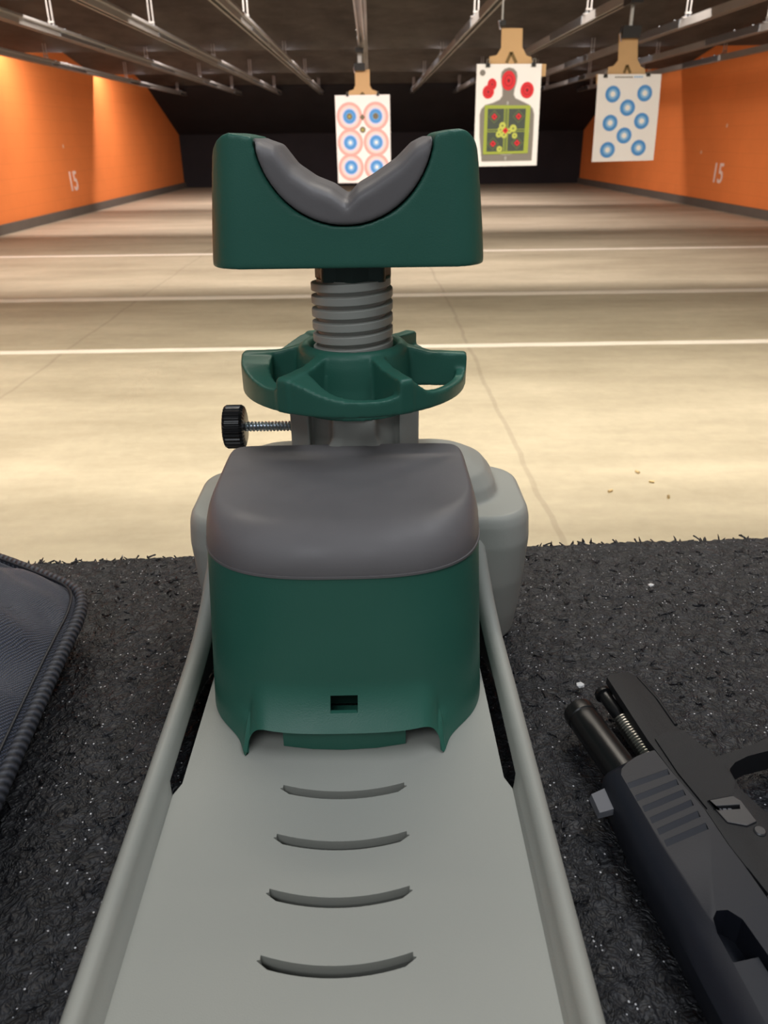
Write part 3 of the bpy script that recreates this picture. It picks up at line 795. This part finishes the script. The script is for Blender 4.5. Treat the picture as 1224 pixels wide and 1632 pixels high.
# fork (saddle) with rubber pad
CF = -.0148
top = []
outline = [(-.0846, .2585), (.0846, .2585), (.0842, .270)]
outline += [(.0785, .3160)] + [(.0645+.0135*math.cos(a), .3190+.0150*math.sin(a)) for a in [math.radians(q) for q in (5, 25, 45, 65, 85)]]
outline += [(.0600, .3330), (.0550, .3322)]
outline += [(-.0005+.0520*math.cos(a), .3345+.0522*math.sin(a)) for a in [math.radians(-4-172*k/28) for k in range(29)]]
outline += [(-.0560, .3312), (-.0600, .3322)] + [(-.0645+.0135*math.cos(a), .3180+.0150*math.sin(a)) for a in [math.radians(q) for q in (95, 115, 135, 155, 175)]] + [(-.0785, .3150), (-.0842, .270)]
a = new(); prism(a, [(CF+x, z) for x, z in outline], .47, .58, 'y')
b = new()
loft(b, [[(p[0], p[1], z) for p in rrect(CF, .5215, hx, hy, .021, 8)] for z, hx, hy in ((.24, .0846, .0385), (.262, .0846, .0385), (.35, .0780, .0365))])
near('fork', melt(cut(a, b, 'INTERSECT'), .0013, 6), M['green'], rest, smooth=.9)
inner = [(-.0503, .3295), (-.0405, .3262), (-.0317, .3150), (-.0203, .3075), (-.0086, .3030), (.0003, .2968), (.007, .3034), (.0165, .3084), (.0313, .3178), (.0409, .3268), (.0480, .3300)]
outer = [(-.0005+.0512*math.cos(t), .3340+.0514*math.sin(t)) for t in [math.radians(-4-172*k/28) for k in range(29)]]
bm = new(); P_ = inner + outer
P2 = [(CF+x, z) for x, z in P_]
cx_, cz_ = CF, .30
def shrink(f): return [(x, z - f) if i < len(inner) else (x, z + min(f, .0006)) for i, (x, z) in enumerate(P2)]
rings = [[(x, y, z) for x, z in shrink(f)] for y, f in ((.4815, .0075), (.4822, .0050), (.4845, .0026), (.4885, .0009), (.494, 0), (.552, 0), (.5585, .002), (.5615, .006))]
loft(bm, rings)
near('fork_pad', melt(bm, .0012, 7), M['rubber'], rest, smooth=.9)

# rear block: cap and body
def plan(w, yf, yb, z, nf=3.6, nb=9, n=96, ymid=None):
    ym = yf + (yb-yf)*.52 if ymid is None else ymid
    out = []
    for i in range(n):
        a = 2*PI*i/n; c_, s_ = math.cos(a), math.sin(a)
        e = nb if s_ > 0 else nf
        x = w*math.copysign(abs(c_)**(2/e), c_); d = (yb-ym) if s_ > 0 else (ym-yf)
        out.append((CT+.0005+x, ym + d*math.copysign(abs(s_)**(2/e), s_), z))
    return out
bm = new(); rings = []
rings.append(plan(.0800, .3480, .4860, .1225, nf=2.9, nb=14))
for k in range(13):
    t = PI/2*k/12; h = math.sin(t); i_ = 1-math.cos(t)
    rings.append(plan(.0800-.0065*i_, .3480+.0270*i_, .4860-.0040*i_, .1230+.0225*h, nf=2.9, nb=14))
for q in (.75, .45, .15): rings.append([(CT+(p[0]-CT)*q, .43+(p[1]-.43)*q, .1455-.0006*(1-q)) for p in plan(.0735, .375, .482, 0, nf=2.9, nb=14)])
loft(bm, rings)
cap = near('block_cap', bm, M['rubber'], rest, smooth=1.0)
bm = new(); rings = [plan(.0806, .3473, .4865, .1216, nf=2.9, nb=14), plan(.0806, .3473, .4865, .1229, nf=2.9, nb=14)]; loft(bm, rings)
near('cap_rim', bm, M['rubber'], rest, smooth=.5)

bm = new(); n = 480; Mz = 30
grid = []
base = plan(.0838, .3375, .4880, 0, n=n, nf=3.4, nb=14); topr = plan(.0800, .3482, .4860, 0, n=n, nf=2.9, nb=14)
inner_grid = []
for j in range(Mz+1):
    t = j/Mz; row = []
    for i in range(n):
        xb, yb_, _ = base[i]; xt, yt, _ = topr[i]
        rel = abs(xb-CT); front = yb_ < .40
        zb = .0202
        if front:
            s = min(1, max(0, (.0545-rel)/.011)); zb = .0205 + .0150*math.sqrt(max(0, 1-(1-s)**2.4))
            zb += .0015*(rel/.06)**2*(1 if rel < .055 else 0)
        z = zb + (.1216-zb)*t**1.15
        q = (z-.02)/(.1216-.02)
        x = xb+(xt-xb)*q; y = yb_+(yt-yb_)*q
        if front:
            fl = max(0, 1-(z-zb)/.022); fl = fl**1.7
            wgt = 1/(1+math.exp((rel-.060)/.004))
            y -= .0125*fl*wgt + .0075*math.exp(-((rel-.0552)/.0035)**2)*max(0, 1-(z-.02)/.016)
        row.append((x, y, z))
    grid.append(row)
vr = [[bm.verts.new(p) for p in r] for r in grid]
cc = Vector((CT, .42, 0))
vin = []
for r in grid:
    row = []
    for i, p in enumerate(r):
        a_, b_ = Vector(r[i-1]), Vector(r[(i+1) % n]); tn = (b_-a_); tn.z = 0; tn.normalize(); nn = Vector((-tn.y, tn.x, 0))
        row.append(bm.verts.new(Vector(p)+nn*.0026))
    vin.append(row)
for j in range(Mz):
    for i in range(n):
        k = (i+1) % n
        bm.faces.new((vr[j][i], vr[j][k], vr[j+1][k], vr[j+1][i])); bm.faces.new((vin[j][i], vin[j+1][i], vin[j+1][k], vin[j][k]))
for i in range(n):
    k = (i+1) % n
    bm.faces.new((vr[0][i], vin[0][i], vin[0][k], vr[0][k])); bm.faces.new((vr[Mz][i], vr[Mz][k], vin[Mz][k], vin[Mz][i]))
c = new(); box(c, CT-.0072, CT+.0080, .315, .348, .0435, .0515)
near('block_body', cut(bm, c), M['green'], rest, smooth=.8)
bm = new(); prism(bm, [(CT-.0345, .352), (CT-.0345, .3345), (CT-.018, .3315), (CT, .3305), (CT+.018, .3315), (CT+.0345, .3345), (CT+.0345, .352)], .0204, .034); bevel(bm, .0008)
near('locking_foot', bm, M['green'], rest, smooth=.5)
bm = new(); box(bm, CT-.012, CT+.012, .349, .353, .038, .06); near('latch_plate', bm, M['green_dark'], rest)

# ------------------------------------------------------------------ padded case
bag = empty('padded_case', (-.33*K, .32*K, 0), 'navy black padded nylon case with ribbed piping on the mat at left', 'case')
def chaikin(p, it=4):
    for _ in range(it):
        q = []
        for i in range(len(p)):
            a, b = Vector(p[i-1]), Vector(p[i]); q += [tuple(a*.75+b*.25), tuple(a*.25+b*.75)]
        p = q
    return p
ctrl = [(x_-.011, y_) for x_, y_ in [(-.43, .600), (-.40, .600), (-.3019, .545), (-.2364, .5060), (-.2065, .4850), (-.1975, .455), (-.1955, .4150), (-.1880, .3266), (-.1822, .267), (-.176, .10), (-.19, .03), (-.55, .03), (-.58, .06), (-.56, .55)]]
O = chaikin(ctrl, 3); nO = len(O); cen = Vector((-.36, .33))
def bagpt(i, t, sgn):
    p = Vector(O[i]); q = p.lerp(cen, t)
    d = t*(p-cen).length
    z0 = .030
    if sgn > 0:
        z = z0 + .050*(1-math.exp(-d/.055)) + (.0150*noise.noise((q.x*14, q.y*22, 1)) + .0085*noise.noise((q.x*40+q.y*40, q.y*30, 4)))*min(1, d/.02)
    else:
        z = z0 - (z0-.0005)*(1-math.exp(-d/.016))/(1-math.exp(-.05/.016)) if d < .05 else .0005
    return (q.x, q.y, z)
ts = [0, .01, .02, .035, .05, .07, .09, .115, .14, .17, .2, .24, .28, .33, .38, .44, .5, .56, .63, .7, .8, .9, .97]
bm = new(); rings = [[bagpt(i, t, -1) for i in range(nO)] for t in reversed(ts)] + [[bagpt(i, t, 1) for i in range(nO)] for t in ts[1:]]
loft(bm, rings); near('case_shell', bm, M['nylon'], bag, smooth=1.2)
bm = new(); uvl = bm.loops.layers.uv.new('UVMap')
def binding(R_, z, inset, ribs):
    path = [Vector((O[i][0], O[i][1], z)) for i in range(nO)]
    # resample evenly
    out = []; acc = 0
    for i in range(nO):
        a_, b_ = path[i], path[(i+1) % nO]; l_ = (b_-a_).length; k = max(1, int(l_/.003))
        for q in range(k): out.append((a_.lerp(b_, q/k), acc+l_*q/k))
        acc += l_
    m_ = len(out); ns = 14; vv = []
    for i in range(m_):
        p, s_ = out[i]; t = (out[(i+1) % m_][0]-out[i-1][0]).normalized(); sd = t.cross(Vector((0, 0, 1)))
        vv.append(([bm.verts.new(p + sd*(-inset + R_*.85*math.cos(2*PI*k/ns)) + Vector((0, 0, R_*1.05*math.sin(2*PI*k/ns)))) for k in range(ns)], s_))
    for i in range(m_):
        a_, s0 = vv[i]; b_, s1 = vv[(i+1) % m_]
        if s1 < s0: s1 = acc
        for k in range(ns):
            f = bm.faces.new((a_[k], b_[k], b_[(k+1) % ns], a_[(k+1) % ns]))
            for lp, (u, v) in zip(f.loops, ((s0, k), (s1, k), (s1, k+1), (s0, k+1))): lp[uvl].uv = (u*ribs, v/ns*1.2)
binding(.0052, .031, .0005, 120)
near('piping', bm, M['binding'], bag, smooth=1.2)
bm = new()
def offs(i, d):
    a_, b_ = Vector(O[i-1]), Vector(O[(i+1) % nO]); t = (b_-a_).normalized(); n_ = Vector((t.y, -t.x)); p = Vector(O[i])
    if (cen-p).dot(n_) < 0: n_ = -n_
    return p+n_*d
tube(bm, [(offs(i, .0052).x, offs(i, .0052).y, .0375) for i in range(nO)] + [(offs(0, .0052).x, offs(0, .0052).y, .0375)], .0010, 8)
near('seam_stitching', bm, M['binding'], bag)

# ------------------------------------------------------------------ pistol
gun = empty('pistol', (.165*K, .25*K, 0), 'black pistol lying on its side, slide locked back, right of the rest', 'pistol')
ZT = .0262
# slide: upper outline and lower outline lofted, the slide top rolls away to the left
up = [(.1268, .3020), (.1285, .3062), (.1330, .3108), (.1391, .3150), (.1450, .3178), (.1504, .3194), (.1544, .3025), (.1616, .2780), (.1644, .2571), (.1669, .2455), (.1700, .2266), (.1735, .2060), (.180, .165), (.190, .105), (.196, .070), (.166, .068), (.160, .100), (.1490, .165), (.1440, .1950), (.1408, .2196), (.1335, .2560)]
mid = [(.1190, .3050), (.1205, .3095), (.1290, .3125), (.1391, .3160), (.1450, .3185), (.1504, .3200), (.1544, .3030), (.1616, .2785), (.1644, .2571), (.1669, .2455), (.1700, .2266), (.1735, .2060), (.180, .165), (.190, .105), (.196, .070), (.148, .066), (.142, .100), (.1345, .165), (.1305, .1950), (.1275, .2196), (.1225, .2560)]
low = [(x+.0015, y) for x, y in mid]
bm = new()
def bl(a, b, t): return [(p[0]*(1-t)+q[0]*t, p[1]*(1-t)+q[1]*t) for p, q in zip(a, b)]
ins = [(p[0], p[1]) for p in up]
cu_ = Vector((.152, .2))
rings = [[(x, y, .0015) for x, y in low], [(x, y, .008) for x, y in mid], [(x, y, .0165) for x, y in mid], [(x, y, .0210) for x, y in bl(mid, up, .22)], [(x, y, .0243) for x, y in bl(mid, up, .55)], [(x, y, ZT-.0004) for x, y in bl(mid, up, .94)], [(x, y, ZT) for x, y in up]]
loft(bm, rings)
c = new()
port = [(.1412, .2120), (.1420, .2185), (.1450, .2222), (.1500, .2225), (.1545, .2180), (.1580, .2017), (.1680, .150), (.1480, .145)]
prism(c, port, .010, .04)
# serration grooves
def lerp2(a, b, t): return (a[0]+(b[0]-a[0])*t, a[1]+(b[1]-a[1])*t)
S_ = [((.1285,.3008),(.1521,.3100)), ((.1287,.2925),(.1544,.3025)), ((.1302,.2842),(.1566,.2953)), ((.1317,.2771),(.1576,.2883)), ((.1330,.2700),(.1591,.2815)), ((.1343,.2631),(.1597,.2743)), ((.1354,.2562),(.1606,.2666))]
for p, q in S_[1:]:
    p = lerp2(p, q, -.02); q = lerp2(p, q, .93)
    pts_ = [(p[0], p[1]-.0002), (q[0], q[1]-.0002), (q[0], q[1]+.0036), (p[0], p[1]+.0036)]
    loft(c, [[(a_, b_, ZT-(.0011 if k_ < 2 else .0001)) for k_, (a_, b_) in enumerate(pts_)], [(a_, b_, .04) for a_, b_ in pts_]])
bm = cut(bm, c)
slide = near('slide', bm, M['gun_slide'], gun, smooth=.55)
bm = new(); prism(bm, [(.1400, .2010), (.1560, .2040), (.1640, .1500), (.1500, .1480)], .011, .0215); bevel(bm, .001)
near('barrel_hood', bm, M['gun_slide'], slide, smooth=.5)
bm = new(); loft(bm, [[(x, y, z) for x, y, z in r] for r in (
    [(.1105, .2985, .0125), (.1240, .3040, .0125), (.1262, .2895, .0125), (.1118, .2856, .0125)], [(.1112, .2983, .0165), (.1229, .3040, .0165), (.1253, .2897, .0165), (.1123, .2858, .0165)])])
bevel(bm, .0008); near('front_sight', bm, M['sight_grey'], slide, smooth=.4)
# barrel
ax0, ax1 = Vector((.1205, .3660, .0150)), Vector((.1385, .2900, .0150))
d_ = (ax1-ax0); Lb = d_.length; d_.normalize()
bm = new()
prof = [(.0062, .010), (.0062, .0), (.0078, -.0006), (.0092, .0006), (.0096, .003), (.0096, .0075), (.0090, .0082), (.0092, .0095), (.0094, .012), (.0094, Lb)]
sd = d_.cross(Vector((0, 0, 1))); rings = []
for r, h in prof: rings.append([ax0 + d_*h + r*(math.cos(2*PI*k/40)*sd + Vector((0, 0, math.sin(2*PI*k/40)))) for k in range(40)])
loft(bm, rings); near('barrel', bm, M['gun_barrel'], gun, smooth=.5)
# guide rod and recoil spring
bm = new(); g0, g1 = Vector((.1405, .3830, .0140)), Vector((.1530, .3180, .0140)); gd = (g1-g0).normalized(); sg = gd.cross(Vector((0, 0, 1)))
rings = []
for r, h in ((.0035, -.0012), (.0052, -.0004), (.0056, .001), (.0056, .0028), (.0040, .0034), (.0040, .020), (.0032, .0215), (.0032, .060)):
    rings.append([g0 + gd*h + r*(math.cos(2*PI*k/24)*sg + Vector((0, 0, math.sin(2*PI*k/24)))) for k in range(24)])
loft(bm, rings); near('guide_rod', bm, M['gun_barrel'], gun, smooth=.5)
bm = new(); path = []
for k in range(18*14):
    a_ = 2*PI*k/14; path.append(g0 + gd*(.026+.0021*k/14) + .0046*(math.cos(a_)*sg + Vector((0, 0, math.sin(a_)))))
tube(bm, path, .0008, 6); near('recoil_spring', bm, M['spring'], gun)
# frame
fr = [(.1426, .3854), (.1480, .3885), (.1567, .3895), (.1603, .3871), (.1659, .3651), (.1690, .3400), (.1719, .3363), (.1800, .3215), (.1841, .3120), (.1860, .3050), (.1862, .2920), (.1900, .2820), (.1960, .2690), (.2060, .2480), (.2180, .2280), (.2350, .2100),
      (.2700, .2000), (.3230, .1900), (.3290, .1800), (.3180, .1320), (.3080, .1260), (.2650, .1310), (.2350, .1270), (.2180, .1120), (.2120, .0880), (.198, .090), (.190, .125), (.182, .170), (.1752, .2060), (.1713, .2266), (.1685, .2455), (.1658, .2571), (.1630, .2780), (.1556, .3030), (.1500, .3290)]
bm = new(); prism(bm, fr, .0025, .0246)
c = new(); prism(c, [(.1672, .2470), (.1690, .2445), (.1722, .2310), (.1700, .2290)], .022, .04)
prism(c, [(.1674, .2812), (.1808, .2812), (.1800, .2786), (.1668, .2786)], .0222, .04)
prism(c, [(.140, .400), (.1500, .400), (.1600, .340), (.150, .33), (.140, .36)], -.01, .0195)
bm = cut(bm, c); bevel(bm, .0012, 3, .6)
frame = near('frame', bm, M['gun_frame'], gun, smooth=.5)
bm = new(); prism(bm, [(.1540, .3292), (.1600, .3335), (.1719, .3355), (.1838, .3115), (.1850, .2960), (.1800, .2870), (.1655, .2840), (.1635, .2790), (.1575, .3035)], .02, .0256); bevel(bm, .0012, 3)
near('frame_block', bm, M['gun_frame'], frame, smooth=.5)
bm = new(); tube(bm, [(.1625, .3855, .0235), (.1680, .3640, .0235), (.1707, .3420, .0235)], .0011, 8); near('frame_rib', bm, M['gun_frame'], frame)
bm = new(); prism(bm, [(.1648, .2885), (.1700, .2905), (.1775, .2905), (.1828, .2835), (.1848, .2705), (.1790, .2680), (.1700, .2705)], .0236, .0254)
c = new(); prism(c, [(.1690, .2806), (.1808, .2812), (.1800, .2786), (.1682, .2780)], .022, .04)
bm = cut(bm, c); bevel(bm, .0006, 2, .6)
near('lock_plate', bm, mat('worn_black_steel', (.045, .045, .050, 1), .38, metal=.3), frame, smooth=0)
for k in range(3):
    bm = new(); box(bm, .1694+.0026*k, .1712+.0026*k, .2790, .2802, .0228, .0240); near('serial_mark', bm, M['sight_grey'], frame, smooth=0)
bm = new(); lathe(bm, [(.0030, .0240), (.0030, .0250), (.0024, .0256)], (.1838, .2650, 0), 20); near('frame_pin', bm, mat('pin_steel', (.05, .05, .055, 1), .35, metal=.3), frame, smooth=.5)
# trigger guard
bm = new()
go = [(.1815, .3160), (.1868, .3200), (.1950, .3225), (.2044, .3262), (.2203, .3330), (.2400, .3370), (.2560, .3300), (.2620, .3150), (.2600, .2900), (.2520, .2550), (.2450, .2200), (.2350, .2000)]
gi = [(.1850, .3030), (.1893, .3105), (.1940, .3150), (.2030, .3195), (.2190, .3240), (.2360, .3270), (.2470, .3220), (.2510, .3110), (.2490, .2880), (.2410, .2550), (.2350, .2250), (.2300, .2100)]
prism(bm, go + gi[::-1], .0060, .0205); bevel(bm, .0022, 3, .5)
near('trigger_guard', bm, M['gun_frame'], gun, smooth=.6)
bm = new(); prism(bm, [(.2020, .2560), (.2080, .2600), (.2200, .2640), (.2330, .2720), (.2300, .2640), (.2180, .2540), (.2100, .2420)], .0100, .0170); bevel(bm, .001)
near('trigger', bm, M['black_plastic'], gun, smooth=.5)
